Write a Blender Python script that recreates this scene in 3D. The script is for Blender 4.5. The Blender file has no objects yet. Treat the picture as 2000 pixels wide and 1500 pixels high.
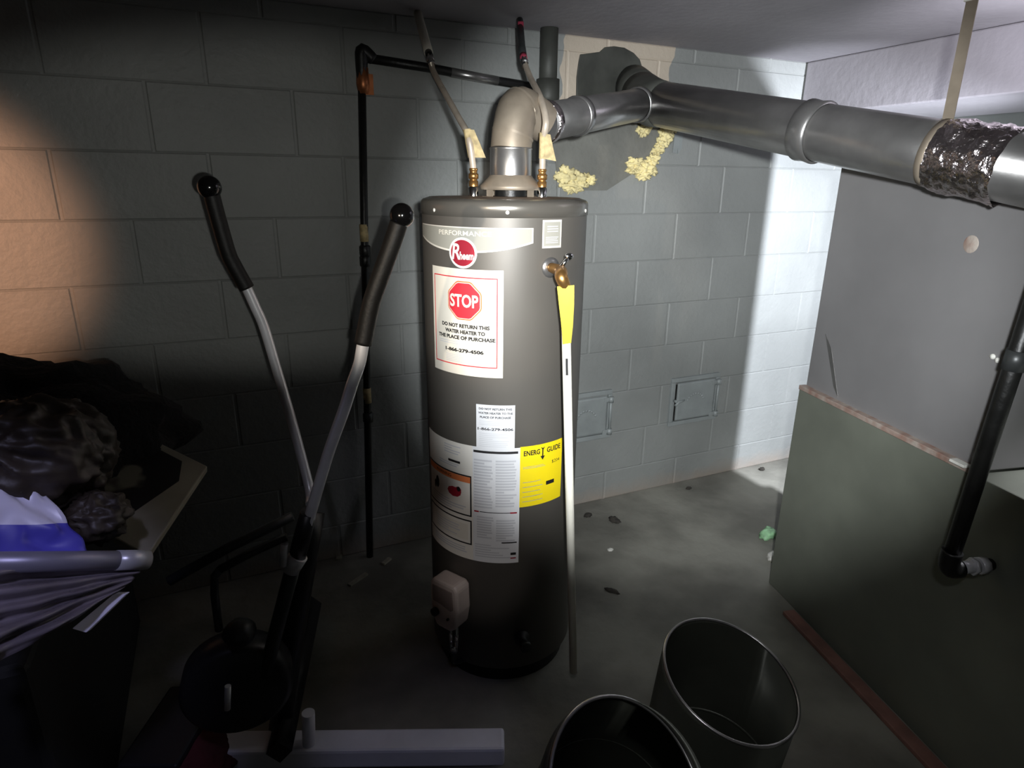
import bpy, math, random
from mathutils import Vector, Matrix, noise
random.seed(7)
S = bpy.context.scene
COL = S.collection
V = Vector
PI = math.pi
rad = math.radians

# ------------------------------------------------------------------ camera
EYE = V((0, 0, 1.498))
F, PITCH, ROLL, YAW = 1237.98, 0.310383, 0.012621, 0.430255
FW = V((math.sin(YAW)*math.cos(PITCH), math.cos(YAW)*math.cos(PITCH), -math.sin(PITCH)))
_r = V((math.cos(YAW), -math.sin(YAW), 0)); _u = _r.cross(FW)
RT = _r*math.cos(ROLL) + _u*math.sin(ROLL)
UP = _u*math.cos(ROLL) - _r*math.sin(ROLL)
cam = bpy.data.cameras.new('camera'); camo = bpy.data.objects.new('camera', cam); COL.objects.link(camo)
cam.sensor_fit = 'HORIZONTAL'; cam.sensor_width = 36; cam.lens = 36*F/2000; cam.clip_start = .02
camo.matrix_world = Matrix(((RT.x, UP.x, -FW.x, EYE.x), (RT.y, UP.y, -FW.y, EYE.y), (RT.z, UP.z, -FW.z, EYE.z), (0, 0, 0, 1)))
S.camera = camo

def ray(px, py): return FW*F + RT*(px-1000) - UP*(py-750)
def at(px, py, t):                       # point on that sight line, t metres away along the floor
    d = ray(px, py); return EYE + d*(t/math.hypot(d.x, d.y))
def on_floor(px, py, z=0.0):
    d = ray(px, py); return EYE + d*((z-EYE.z)/d.z)
def on_wall(px, py, y=2.373):
    d = ray(px, py); return EYE + d*(y/d.y)

# ------------------------------------------------------------------ world, lights, exposure
W = bpy.data.worlds.new('world'); S.world = W; W.use_nodes = True
W.node_tree.nodes['Background'].inputs[0].default_value = (0.85, 0.9, 0.86, 1)
W.node_tree.nodes['Background'].inputs[1].default_value = 0.027
vs = S.view_settings
vs.view_transform = 'Standard'; vs.look = 'None'; vs.exposure = 0.0; vs.gamma = 1; vs.use_curve_mapping = False

def spot(name, loc, target, power, half, blend, color, radius=.02, sx=1, sy=1):
    l = bpy.data.lights.new(name, 'SPOT'); l.energy = power; l.color = color
    l.spot_size = 2*rad(half); l.spot_blend = blend; l.shadow_soft_size = radius
    o = bpy.data.objects.new(name, l); COL.objects.link(o); o.location = loc
    o.rotation_euler = (V(target)-V(loc)).to_track_quat('-Z', 'Y').to_euler(); o.scale = (sx, sy, 1)
    return o
def point(name, loc, power, color, radius):
    l = bpy.data.lights.new(name, 'POINT'); l.energy = power; l.color = color; l.shadow_soft_size = radius
    o = bpy.data.objects.new(name, l); COL.objects.link(o); o.location = loc; return o

# phone torch beside the lens: wide flat beam on the back wall
spot('torch', EYE+RT*.03-UP*.02, at(640, 415, 2.4), 22, 14.8, .5, (1, 1, .95), .006, 2.6, 1)
# neutral warm lamp half a metre left of the camera, falls on the heater
spot('lamp_warm', (-.40, .30, 1.50), (.62, 1.52, 1.30), 38, 11, .35, (1, .85, .68), .012, 1, 1.15)
# cool lamp right of the camera, towards the heater's right, the wall behind it and the furnace
spot('lamp_cool', (.07, -.03, 1.545), at(1345, 560, 2.4), 285, 28.5, .6, (.93, .97, 1.0), .02)
spot('fill_wall', (.08, -.03, 1.56), at(1430, 440, 2.4), 120, 13, 1.0, (.93, .97, 1.0), .02)  # added fill that brightens the wall right of the heater
# weak added fill light over the foreground ducts and the furnace foot
spot('fill_foot', (-.05, -.10, 1.85), at(1560, 1290, 1.3), 19, 18, .7, (.95, .96, 1.0), .04)
# bare bulb beside the furnace
spot('bulb', (2.00, .75, 1.67), (2.24, .92, 2.03), 70, 60, .7, (.90, .90, 1.0), .03)
spot('fill_front', (2.12, .45, 1.72), (1.86, .50, .81), 60, 22, .5, (.92, .93, 1.0), .02)  # added fill for the return box top and the furnace front
spot('bulb_shade', (2.395, .74, 1.48), (2.60, 2.37, .85), 420, 48, .5, (.84, .89, 1.0), .02)
# warm light reaching the far left of the wall
spot('warm_left', (-1.25, .9, 1.45), (-.88, 2.37, 1.32), 120, 19, .5, (1, .50, .29), .06)
# bluish light from above and behind, on the clutter and the machine's base
spot('lamp_blue', (-.25, .25, 1.95), (-.47, 1.12, .80), 24, 14, .6, (.62, .62, 1.0), .05)
spot('fill_low', (-.10, -.05, 1.62), (.60, 1.48, .50), 26, 6.8, .7, (1, .95, .93), .02, .75, 1)  # added fill on the lower front of the heater
spot('fill_lever', (-.15, -.10, 1.80), at(640, 890, 1.26), 7, 7.0, .8, (.85, .84, 1.0), .02, .6, 1)  # added narrow fill to brighten the near lever's tube
spot('lamp_blue_floor', (.15, -.15, 1.85), (.36, 1.26, .05), 8, 8.5, .6, (.62, .64, 1.0), .05)

# ------------------------------------------------------------------ materials
def lin(c): return tuple(((x/255)/12.92 if x/255 <= .04045 else ((x/255+.055)/1.055)**2.4) for x in c)
def mat(name, col, rough=.6, metal=0, var=.0, scale=8, bump=0, bscale=60, col2=None, alpha=1, trans=0, spec=.5, lo=.35, hi=.65, detail=5):
    m = bpy.data.materials.new(name); m.use_nodes = True
    nt = m.node_tree; b = nt.nodes['Principled BSDF']
    c = lin(col)
    b.inputs['Base Color'].default_value = (*c, 1)
    b.inputs['Roughness'].default_value = rough; b.inputs['Metallic'].default_value = metal
    b.inputs['Specular IOR Level'].default_value = spec
    if alpha < 1: b.inputs['Alpha'].default_value = alpha
    if trans: b.inputs['Transmission Weight'].default_value = trans
    tc = nt.nodes.new('ShaderNodeTexCoord')
    if var or col2:
        n = nt.nodes.new('ShaderNodeTexNoise'); n.inputs['Scale'].default_value = scale; n.inputs['Detail'].default_value = detail
        nt.links.new(tc.outputs['Object'], n.inputs['Vector'])
        r = nt.nodes.new('ShaderNodeValToRGB'); r.color_ramp.elements[0].position = lo; r.color_ramp.elements[1].position = hi
        a = lin(col2) if col2 else tuple(x*(1-var) for x in c)
        bb = c if col2 else tuple(min(1, x*(1+var)) for x in c)
        r.color_ramp.elements[0].color = (*a, 1); r.color_ramp.elements[1].color = (*bb, 1)
        nt.links.new(n.outputs['Fac'], r.inputs['Fac']); nt.links.new(r.outputs['Color'], b.inputs['Base Color'])
    if bump:
        n = nt.nodes.new('ShaderNodeTexNoise'); n.inputs['Scale'].default_value = bscale; n.inputs['Detail'].default_value = 4
        nt.links.new(tc.outputs['Object'], n.inputs['Vector'])
        bp = nt.nodes.new('ShaderNodeBump'); bp.inputs['Strength'].default_value = bump; bp.inputs['Distance'].default_value = .01
        nt.links.new(n.outputs['Fac'], bp.inputs['Height']); nt.links.new(bp.outputs['Normal'], b.inputs['Normal'])
    return m

def wall_mat():
    m = mat('painted_block', (134, 136, 133), .55, 0, .10, 2.2, .25, 55)
    nt = m.node_tree; b = nt.nodes['Principled BSDF']
    src = b.inputs['Base Color'].links[0].from_socket
    tc = nt.nodes.new('ShaderNodeTexCoord'); sx = nt.nodes.new('ShaderNodeSeparateXYZ'); nt.links.new(tc.outputs['Object'], sx.inputs[0])
    nz = nt.nodes.new('ShaderNodeTexNoise'); nz.inputs['Scale'].default_value = 9; nt.links.new(tc.outputs['Object'], nz.inputs['Vector'])
    def mth(op, a, bb):
        n = nt.nodes.new('ShaderNodeMath'); n.operation = op
        for i, x in enumerate((a, bb)):
            if isinstance(x, (int, float)): n.inputs[i].default_value = x
            else: nt.links.new(x, n.inputs[i])
        return n.outputs[0]
    wob = mth('MULTIPLY', mth('SUBTRACT', nz.outputs['Fac'], .5), .10)
    X = mth('ADD', sx.outputs['X'], wob); Z = mth('ADD', sx.outputs['Z'], wob)
    # tan area of block around the flue hole
    k = mth('MULTIPLY', mth('MULTIPLY', mth('GREATER_THAN', X, 1.285), mth('LESS_THAN', X, 1.80)), mth('GREATER_THAN', Z, 1.72))
    mx = nt.nodes.new('ShaderNodeMixRGB'); nt.links.new(k, mx.inputs[0]); nt.links.new(src, mx.inputs[1]); mx.inputs[2].default_value = (*lin((178, 166, 150)), 1)
    # bare, dirty band of block just above the floor
    k2 = nt.nodes.new('ShaderNodeMapRange'); nt.links.new(Z, k2.inputs[0]); k2.inputs[1].default_value = .085; k2.inputs[2].default_value = .0
    k2.inputs[3].default_value = 0; k2.inputs[4].default_value = .75
    m2 = nt.nodes.new('ShaderNodeMixRGB'); nt.links.new(k2.outputs[0], m2.inputs[0]); nt.links.new(mx.outputs[0], m2.inputs[1]); m2.inputs[2].default_value = (*lin((150, 138, 126)), 1)
    nt.links.new(m2.outputs[0], b.inputs['Base Color'])
    return m

M = {}
M['wall'] = wall_mat()
M['ceil'] = mat('ceiling_board', (150, 146, 150), .8, 0, .07, 3, .15, 30)
M['floor'] = mat('concrete', (140, 138, 128), .75, 0, 0, 3.0, .35, 24, col2=(104, 102, 94), lo=.38, hi=.64, detail=8)
M['plain'] = mat('plain_wall', (120, 124, 120), .7, 0, .08, 3, .2, 40)
M['heater'] = mat('heater_enamel', (98, 94, 88), .5, .35, .05, 3, .03, 12)
M['cap'] = mat('heater_cap', (112, 92, 74), .5, .3, .25, 9, .1, 40)
M['capring'] = mat('heater_cap_ring', (112, 108, 101), .26, .5)
M['blue'] = mat('blue_plastic', (84, 80, 190), .35, 0, .15, 9)
M['galv'] = mat('galvanised', (176, 174, 172), .30, .9, .12, 14, .05, 30)
M['galvd'] = mat('dull_galvanised', (158, 156, 154), .30, .85, .15, 9, .06, 25)
M['dark_sheet'] = mat('dark_sheet', (72, 74, 66), .45, .35, .18, 6, .05, 25)
M['hood'] = mat('hood_metal', (150, 138, 122), .5, .5, .18, 12)
M['foil'] = mat('foil_tape', (215, 205, 205), .22, 1, .2, 18, .9, 45)
M['soot'] = mat('sooty_pipe', (70, 71, 66), .6, .3, .25, 9, .1, 30)
M['parge'] = mat('parging', (112, 112, 106), .85, 0, .12, 7, .4, 40)
M['foam'] = mat('spray_foam', (226, 212, 158), .8, 0, .12, 16, .5, 60)
M['brass'] = mat('brass', (182, 138, 84), .35, .9, .25, 30)
M['chrome'] = mat('chrome', (215, 215, 215), .18, 1)
M['copper'] = mat('copper', (176, 110, 72), .4, .8, .25, 25)
M['flex'] = mat('flex_line', (200, 186, 168), .4, .4, .1, 30)
M['cpvc'] = mat('cream_plastic', (226, 222, 208), .5)
M['tagpaper'] = mat('tag_paper', (172, 154, 112), .7, 0, .3, 60)
M['yellow'] = mat('yellow_paper', (232, 206, 20), .5)
M['yellowtag'] = mat('yellow_tag', (176, 158, 30), .5, 0, .15, 40)
M['white'] = mat('white_paper', (222, 217, 208), .5)
M['white2'] = mat('grey_white_paper', (214, 214, 216), .5)
M['cream'] = mat('cream_paper', (220, 213, 198), .5)
M['red'] = mat('red_ink', (206, 48, 58), .5)
M['dred'] = mat('dark_red_ink', (150, 34, 48), .45)
M['orange'] = mat('orange_ink', (214, 120, 70), .5)
M['ink'] = mat('black_ink', (26, 24, 24), .6)
M['grey'] = mat('grey_print', (150, 150, 152), .6)
M['lgrey'] = mat('pale_print', (188, 188, 192), .6)
M['banner'] = mat('silver_banner', (150, 148, 138), .6, .0)
M['bpale'] = mat('pale_band', (214, 208, 196), .45)
M['valve'] = mat('valve_plastic', (196, 182, 176), .5, 0, .05, 12)
M['valved'] = mat('valve_window', (140, 126, 122), .35)
M['black'] = mat('black_iron', (24, 24, 23), .42, .2, .3, 20, .15, 60)
M['rubber'] = mat('black_foam_grip', (20, 19, 18), .55, 0, .1, 30, .1, 90, spec=.3)
M['gloss'] = mat('black_gloss', (12, 12, 13), .14)
M['steel'] = mat('painted_tube', (212, 212, 216), .32, .3, .06, 20)
M['dsteel'] = mat('dark_tube', (58, 60, 60), .4, .4, .1, 20)
M['plasticb'] = mat('black_plastic', (34, 34, 36), .4)
M['bar'] = mat('pale_bar', (228, 228, 238), .45, 0, .06, 9)
M['furn'] = mat('furnace_paint', (134, 132, 132), .42, .3, .06, 4, .04, 18)
M['furnd'] = mat('return_box_paint', (110, 113, 102), .55, .15, .10, 5, .06, 30)
M['rust'] = mat('rusty_edge', (142, 112, 100), .6, .2, 0, 22, .2, 60, col2=(170, 160, 150))
M['wood'] = mat('stained_wood', (128, 92, 82), .75, 0, .2, 14, .2, 40)
M['card'] = mat('printed_card', (120, 118, 104), .6, 0, 0, 6, .05, 20, col2=(20, 19, 18), lo=.58, hi=.62, detail=3)
M['cardp'] = mat('plain_card', (150, 146, 130), .7, 0, .12, 8)
M['bag'] = mat('bin_bag', (62, 54, 45), .5, 0, .4, 6, .4, 16)
M['fur'] = mat('black_pile', (14, 14, 14), .95, 0, .3, 30, .8, 90)
M['sheet'] = mat('plastic_sheet', (224, 222, 240), .3, 0, .08, 6, .15, 14)
M['film'] = mat('clear_film', (132, 124, 132), .25, 0, .3, 8, .4, 16, alpha=.8)
M['pole'] = mat('grey_pole', (150, 148, 164), .4, .4, .08, 14)
M['maroon'] = mat('maroon_cloth', (74, 22, 30), .9, 0, .25, 12, .4, 40)
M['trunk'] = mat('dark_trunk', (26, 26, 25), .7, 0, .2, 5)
M['green'] = mat('green_wrapper', (150, 196, 150), .5, 0, .3, 40)
M['chip'] = mat('pale_chip', (214, 212, 204), .7, 0, .1, 30)
M['stick'] = mat('pale_stick', (150, 146, 130), .7, 0, .2, 20)
M['dirt'] = mat('dirt_clump', (56, 52, 46), .9, 0, .3, 30, .4, 60)
M['pink'] = mat('red_handle', (150, 50, 70), .5)
M['iron'] = mat('painted_iron', (138, 143, 142), .5, .1, .08, 12, .15, 40)

# ------------------------------------------------------------------ mesh builder
def basis(d, ref=None):
    d = d.normalized()
    ref = ref or (V((0, 0, 1)) if abs(d.z) < .9 else V((1, 0, 0)))
    a = ref.cross(d).normalized(); return a, d.cross(a)
class MB:
    def __init__(s): s.v = []; s.f = []; s.mi = []; s.sm = []; s.m = 0; s.smooth = True
    def add(s, vs_, fs, smooth=None):
        o = len(s.v); s.v += [V(p) for p in vs_]
        for f in fs: s.f.append([i+o for i in f]); s.mi.append(s.m); s.sm.append(s.smooth if smooth is None else smooth)
    def box(s, c, ax, ay, az):           # centre and three half-axes
        c, ax, ay, az = map(V, (c, ax, ay, az)); p = []
        for k in (-1, 1):
            for j in (-1, 1):
                for i in (-1, 1): p.append(c+ax*i+ay*j+az*k)
        fs = [(0, 2, 3, 1), (4, 5, 7, 6), (0, 1, 5, 4), (2, 6, 7, 3), (0, 4, 6, 2), (1, 3, 7, 5)]
        if ax.cross(ay).dot(az) < 0: fs = [tuple(reversed(f)) for f in fs]
        s.add(p, fs, False); return s
    def prism(s, pts, d):                # polygon pushed along d
        pts = [V(p) for p in pts]; d = V(d); n = len(pts)
        s.add(pts+[p+d for p in pts], [tuple(range(n))[::-1], tuple(range(n, 2*n))]+[(i, (i+1) % n, n+(i+1) % n, n+i) for i in range(n)], False); return s
    def tube(s, pts, r, seg=16, caps=True, curve=0):
        pts = [V(p) for p in pts]
        if curve:
            q = []; n = len(pts); R = r if isinstance(r, (list, tuple)) else [r]*n; rr = []
            for i in range(n-1):
                p0, p1, p2, p3 = pts[max(i-1, 0)], pts[i], pts[i+1], pts[min(i+2, n-1)]
                for k in range(curve):
                    t = k/curve; q.append(.5*((2*p1)+(p2-p0)*t+(2*p0-5*p1+4*p2-p3)*t*t+(3*p1-p0-3*p2+p3)*t**3)); rr.append(R[i]*(1-t)+R[i+1]*t)
            q.append(pts[-1]); rr.append(R[-1]); pts = q; r = rr
        n = len(pts); R = r if isinstance(r, (list, tuple)) else [r]*n
        vs_ = []; a = None
        for i, p in enumerate(pts):
            t = (pts[min(i+1, n-1)]-pts[i]).normalized()+(pts[i]-pts[max(i-1, 0)]).normalized()
            if t.length < 1e-6: t = pts[min(i+1, n-1)]-pts[max(i-1, 0)]
            t.normalize()
            if a is None: a, b = basis(t)
            else: a = (a-t*a.dot(t)).normalized(); b = t.cross(a)
            k = 1.0
            if 0 < i < n-1:
                c = (pts[i+1]-pts[i]).normalized().dot(t); k = 1/max(c, .6)
            for j in range(seg):
                w = 2*PI*j/seg; vs_.append(p+(a*math.cos(w)+b*math.sin(w))*R[i]*(1+(k-1)*.0))
        fs = [(i*seg+j, i*seg+(j+1) % seg, (i+1)*seg+(j+1) % seg, (i+1)*seg+j) for i in range(n-1) for j in range(seg)]
        s.add(vs_, fs)
        if caps:
            o = len(s.v)-len(vs_)
            s.f.append([o+j for j in range(seg)][::-1]); s.mi.append(s.m); s.sm.append(False)
            s.f.append([o+(n-1)*seg+j for j in range(seg)]); s.mi.append(s.m); s.sm.append(False)
        return s
    def lathe(s, prof, c=(0, 0, 0), d=(0, 0, 1), seg=32, a0=0, a1=2*PI):   # prof: (radius, height) pairs
        c = V(c); d = V(d).normalized(); a, b = basis(d); full = a1-a0 > 2*PI-1e-4; m = seg if full else seg+1
        vs_ = [c+d*h+(a*math.cos(a0+(a1-a0)*j/seg)+b*math.sin(a0+(a1-a0)*j/seg))*r for r, h in prof for j in range(m)]
        fs = []
        for i in range(len(prof)-1):
            for j in range(seg):
                k = (j+1) % m
                fs.append((i*m+j, i*m+k, (i+1)*m+k, (i+1)*m+j))
        s.add(vs_, fs); return s
    def blob(s, c, r, seed=0, amp=.25, freq=2.0, nu=24, nv=14, axes=None, crease=0):
        c = V(c); vs_ = []; off = V((seed*7.3, seed*3.1, seed*1.7))
        ax = axes or (V((1, 0, 0)), V((0, 1, 0)), V((0, 0, 1)))
        for i in range(nv+1):
            for j in range(nu):
                th = PI*i/nv; ph = 2*PI*j/nu
                n = V((math.sin(th)*math.cos(ph), math.sin(th)*math.sin(ph), math.cos(th)))
                k = 1+amp*noise.noise(n*freq+off)+amp*.5*noise.noise(n*freq*2.7+off)
                if crease:
                    q = V((n.x*1.0+n.z*.6, n.y*2.2, n.z*.8-n.x*.5))
                    k += crease*(.5-abs(noise.noise(q*2.4+off))*2)+crease*.18*(.5-abs(noise.noise(q*5.2-off))*2)
                vs_.append(c+ax[0]*n.x*r[0]*k+ax[1]*n.y*r[1]*k+ax[2]*n.z*r[2]*k)
        fs = [(i*nu+j, (i+1)*nu+j, (i+1)*nu+(j+1) % nu, i*nu+(j+1) % nu) for i in range(nv) for j in range(nu)]
        s.add(vs_, fs); return s
    def build(s, name, mats, parent=None, bevel=0, sub=0, solid=0):
        me = bpy.data.meshes.new(name); me.from_pydata([tuple(p) for p in s.v], [], s.f)
        for m in (mats if isinstance(mats, list) else [mats]): me.materials.append(M[m])
        me.polygons.foreach_set('material_index', s.mi); me.polygons.foreach_set('use_smooth', s.sm); me.update()
        o = bpy.data.objects.new(name, me); COL.objects.link(o)
        if parent:
            o.parent = parent; pl = V((0, 0, 0))
            if parent.type == 'EMPTY':
                q = parent
                while q: pl += q.location; q = q.parent
            o.matrix_parent_inverse = Matrix.Translation(-pl)
        if bevel:
            b = o.modifiers.new('bevel', 'BEVEL'); b.width = bevel; b.segments = 2; b.limit_method = 'ANGLE'
        if solid:
            b = o.modifiers.new('solid', 'SOLIDIFY'); b.thickness = solid; b.offset = 0
        if sub:
            b = o.modifiers.new('sub', 'SUBSURF'); b.levels = sub; b.render_levels = sub
        return o
def tag(o, label, cat, group=None):
    o['label'] = label; o['category'] = cat
    if group: o['group'] = group
    return o
def thing(name, loc, label, cat, group=None):
    o = bpy.data.objects.new(name, None); COL.objects.link(o); o.location = loc; o.empty_display_size = .05
    return tag(o, label, cat, group)
def struct(o): o['kind'] = 'structure'; return o

# ------------------------------------------------------------------ the room
WY, CZ, XL, XR = 2.373, 2.03, -2.2, 3.6
COURSE, ZB, PITCHX = .2032, 1.366, .4265
w = MB(); w.smooth = False
w.add([(XL, WY+.003, 0), (XR, WY+.003, 0), (XR, WY+.003, CZ), (XL, WY+.003, CZ)], [(0, 1, 2, 3)])
w.add([(XL, WY+.15, 0), (XR, WY+.15, 0), (XR, WY+.15, CZ), (XL, WY+.15, CZ)], [(3, 2, 1, 0)])
offs = {0: -.422, -1: -.240, -2: -.435, -3: -.240, -4: -.435, -5: -.24, -6: -.32, -7: -.11, 1: -.147, 2: -.40, 3: -.22}
for k in range(-7, 4):
    z0 = max(0, ZB+COURSE*k); z1 = min(CZ, ZB+COURSE*(k+1))
    if z1-z0 < .01: continue
    g = .0035; x = offs[k]-PITCHX*6
    while x < XR:
        a, b = max(x, XL)+g, min(x+PITCHX, XR)-g
        if b-a > .02:
            e = .004; dy = random.uniform(-.0005, .0005); c0, c1 = z0+.0004, z1-.0004
            y0 = WY+.003; y1 = WY+dy
            w.add([(a, y0, c0), (b, y0, c0), (b, y0, c1), (a, y0, c1), (a+e, y1, c0+e), (b-e, y1, c0+e), (b-e, y1, c1-e), (a+e, y1, c1-e)],
                  [(4, 5, 6, 7), (0, 1, 5, 4), (1, 2, 6, 5), (2, 3, 7, 6), (3, 0, 4, 7)])
        x += PITCHX
struct(w.build('wall_back', 'wall'))
m = MB(); m.box(((XL+XR)/2, .0, -.05), ((XR-XL)/2+.15, 0, 0), (0, 2.55, 0), (0, 0, .05)); struct(m.build('floor', 'floor'))
m = MB(); m.box(((XL+XR)/2, .0, CZ+.05), ((XR-XL)/2+.15, 0, 0), (0, 2.55, 0), (0, 0, .05)); struct(m.build('ceiling', 'ceil'))
m = MB(); m.box((XL-.06, 0, CZ/2), (.06, 0, 0), (0, 2.5, 0), (0, 0, CZ/2)); struct(m.build('wall_left', 'plain'))
m = MB(); m.box((XR+.06, 0, CZ/2), (.06, 0, 0), (0, 2.5, 0), (0, 0, CZ/2)); struct(m.build('wall_right', 'plain'))

# boxed duct along the ceiling at the right
t = thing('ceiling_duct', (2.88, 1.1, 1.805), 'grey boxed sheet metal duct running along the ceiling at the upper right', 'duct')
m = MB(); m.box((2.88, 1.19, 1.917), (.33, 0, 0), (0, 1.175, 0), (0, 0, .112)); m.build('duct_body', 'ceil', t, bevel=.006)

# ------------------------------------------------------------------ water heater
HX, HY, HR = .7376, 1.672, .2286
H = thing('water_heater', (HX, HY, 0), 'tall grey gas water heater with a stop label standing on the concrete floor', 'water heater')
def cp(a, z, r): return V((HX+math.sin(rad(a))*r, HY-math.cos(rad(a))*r, z))
m = MB(); m.lathe([(0, .05), (HR-.012, .05), (HR, .06), (HR, 1.405), (HR-.001, 1.415)], (HX, HY, 0), seg=96); m.build('jacket', 'heater', H)
m = MB(); m.lathe([(HR-.02, .0), (HR-.02, .055)], (HX, HY, 0), seg=48); m.build('base_ring', 'black', H)
m = MB(); m.lathe([(HR-.003, 1.410), (HR+.0025, 1.411), (HR+.0025, 1.436), (HR+.001, 1.4435), (HR-.004, 1.449), (HR-.02, 1.454)], (HX, HY, 0), seg=96)
m.m = 1; m.lathe([(HR-.02, 1.454), (.1, 1.457), (0, 1.457)], (HX, HY, 0), seg=96); m.build('top_cap', ['capring', 'cap'], H)
for a in (-75, -22, 45):
    m = MB(); c = cp(a, 1.424, HR+.002); d = (c-V((HX, HY, 1.424))).normalized(); m.lathe([(.005, 0), (.0045, .002), (0, .0035)], c, d, 12); m.build('screw', 'chip', H)

def patch(mb, a0, a1, z0, z1, r, n=None, zfun0=None, zfun1=None):
    n = n or max(1, int(abs(a1-a0)/2.5))
    vs_ = []
    for i in range(n+1):
        a = a0+(a1-a0)*i/n
        vs_.append(cp(a, zfun0(a) if zfun0 else z0, r)); vs_.append(cp(a, zfun1(a) if zfun1 else z1, r))
    mb.add(vs_, [(2*i, 2*i+2, 2*i+3, 2*i+1) for i in range(n)], True)
def disc(mb, a, z, rx, rz, r, n=40, rings=4, poly=0):
    vs_ = [cp(a, z, r)]
    for k in range(1, rings+1):
        for i in range(n):
            w_ = 2*PI*i/n+PI/n; q = k/rings
            if poly: h = 2*PI/poly; q *= math.cos(h/2)/math.cos((w_-h/2) % h-h/2)
            vs_.append(cp(a+math.degrees(rx*q*math.cos(w_)/HR), z+rz*q*math.sin(w_), r))
    fs = [(0, 1+i, 1+(i+1) % n) for i in range(n)]
    for k in range(rings-1):
        for i in range(n): fs.append((1+k*n+i, 1+(k+1)*n+i, 1+(k+1)*n+(i+1) % n, 1+k*n+(i+1) % n))
    mb.add(vs_, fs, True)
def text(mb, body, a, z, h, width=None, r=HR+.002, bold=0.0, shear=0, sag=None, slant=0):
    cu = bpy.data.curves.new('t', 'FONT'); cu.body = body; cu.offset = bold; cu.shear = shear; cu.resolution_u = 3
    ob = bpy.data.objects.new('t', cu); COL.objects.link(ob)
    dg = bpy.context.evaluated_depsgraph_get(); me = bpy.data.meshes.new_from_object(ob.evaluated_get(dg))
    xs = [v.co.x for v in me.vertices]; ys = [v.co.y for v in me.vertices]
    x0, x1, y0, y1 = min(xs), max(xs), min(ys), max(ys); sy = h/(y1-y0); sx = (width/(x1-x0)) if width else sy
    vs_ = []
    for v in me.vertices:
        x = (v.co.x-(x0+x1)/2)*sx; y = (v.co.y-(y0+y1)/2)*sy
        vs_.append(cp(a+math.degrees(x/HR), z+y+slant*x, r))
    mb.add(vs_, [tuple(p.vertices) for p in me.polygons], False)
    bpy.data.objects.remove(ob); bpy.data.meshes.remove(me); bpy.data.curves.remove(cu)
def frame(mb, a0, a1, z0, z1, tz, r):
    ta = math.degrees(tz/HR)
    patch(mb, a0, a1, z0, z0+tz, r); patch(mb, a0, a1, z1-tz, z1, r); patch(mb, a0, a0+ta, z0, z1, r, 1); patch(mb, a1-ta, a1, z0, z1, r, 1)
def small_print(mb, a0, a1, z0, z1, rows, r, seed=1, th=.45):
    rnd = random.Random(seed); dz = (z1-z0)/rows
    for i in range(rows):
        z = z1-dz*(i+.5); e = a0+(a1-a0)*(rnd.uniform(.82, 1) if rnd.random() < .8 else rnd.uniform(.4, .7))
        patch(mb, a0, e, z-dz*th/2, z+dz*th/2, r)
R1, R2, R3, R4 = HR+.0008, HR+.0014, HR+.0020, HR+.0026
# silver banner with its pale border, lettering and round badge
zb = lambda a: 1.324+.027*((a+50)/45)**2
m = MB(); patch(m, -97, -5.5, 0, 0, R1, 40, zb, lambda a: 1.387)
m.m = 1; patch(m, -97, -5.5, 0, 0, R2, 40, zb, lambda a: zb(a)+.0045); patch(m, -97, -5.5, 0, 0, R2, 40, lambda a: 1.3845, lambda a: 1.387); patch(m, -6.4, -5.5, 1.35, 1.387, R2, 1); patch(m, -97, -96.1, 1.352, 1.387, R2, 1)
m.m = 2; text(m, 'PERFORMANCE', -51, 1.3715, .012, .155, R3, .01)
m.build('brand_banner', ['banner', 'bpale', 'cream'], H)
m = MB(); disc(m, -51, 1.323, .0405, .0385, R3); m.m = 1; disc(m, -51, 1.323, .0345, .0325, R4)
m.m = 0; text(m, 'R', -55.5, 1.326, .040, .026, HR+.0032, .02, .15); text(m, 'heem', -48.0, 1.3165, .020, .040, HR+.0032, .035, .1)
m.build('brand_badge', ['white', 'dred'], H)
# stop label
sa0, sa1, sz0, sz1 = -79.5, -24, 1.001, 1.283
m = MB(); patch(m, sa0, sa1, sz0, sz1, R1, 30); m.m = 1; frame(m, sa0+2.5, sa1-3.6, sz0+.026, sz1-.020, .0028, R2)
m.m = 2; disc(m, -50.5, 1.2015, .0545, .0545, R2, 48, 4, 8); m.m = 0; disc(m, -50.5, 1.2015, .0512, .0512, R3, 48, 4, 8); m.m = 1; disc(m, -50.5, 1.2015, .0492, .0492, R4, 48, 4, 8)
m.m = 0; text(m, 'STOP', -50.5, 1.2015, .034, .083, HR+.0032, .03)
m.m = 3
for s_, z, wd in (('DO NOT RETURN THIS', 1.1345, .146), ('WATER HEATER TO', 1.1185, .122), ('THE PLACE OF PURCHASE', 1.1025, .176)): text(m, s_, -51, z, .0105, wd, R2, .05)
text(m, '1-866-279-4506', -51.5, 1.068, .0105, .118, R2, .05)
m.m = 4; small_print(m, -72, -29, 1.082, 1.093, 2, R2, 3, .3); small_print(m, -66, -37, 1.034, 1.056, 5, R2, 4, .3); patch(m, -33, -29.5, 1.0325, 1.0345, R2, 2)
m.build('stop_label', ['cream', 'red', 'orange', 'ink', 'lgrey'], H)
# small label near the top
m = MB(); patch(m, .7, 15.4, 1.337, 1.406, R1, 8); m.m = 1; patch(m, 1.8, 14.3, 1.342, 1.401, R2, 8); m.m = 2; small_print(m, 4, 12.5, 1.375, 1.393, 3, R3, 5, .4); small_print(m, 3, 13, 1.348, 1.366, 4, R3, 6, .4)
m.build('rating_label', ['bpale', 'banner', 'lgrey'], H)
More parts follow.
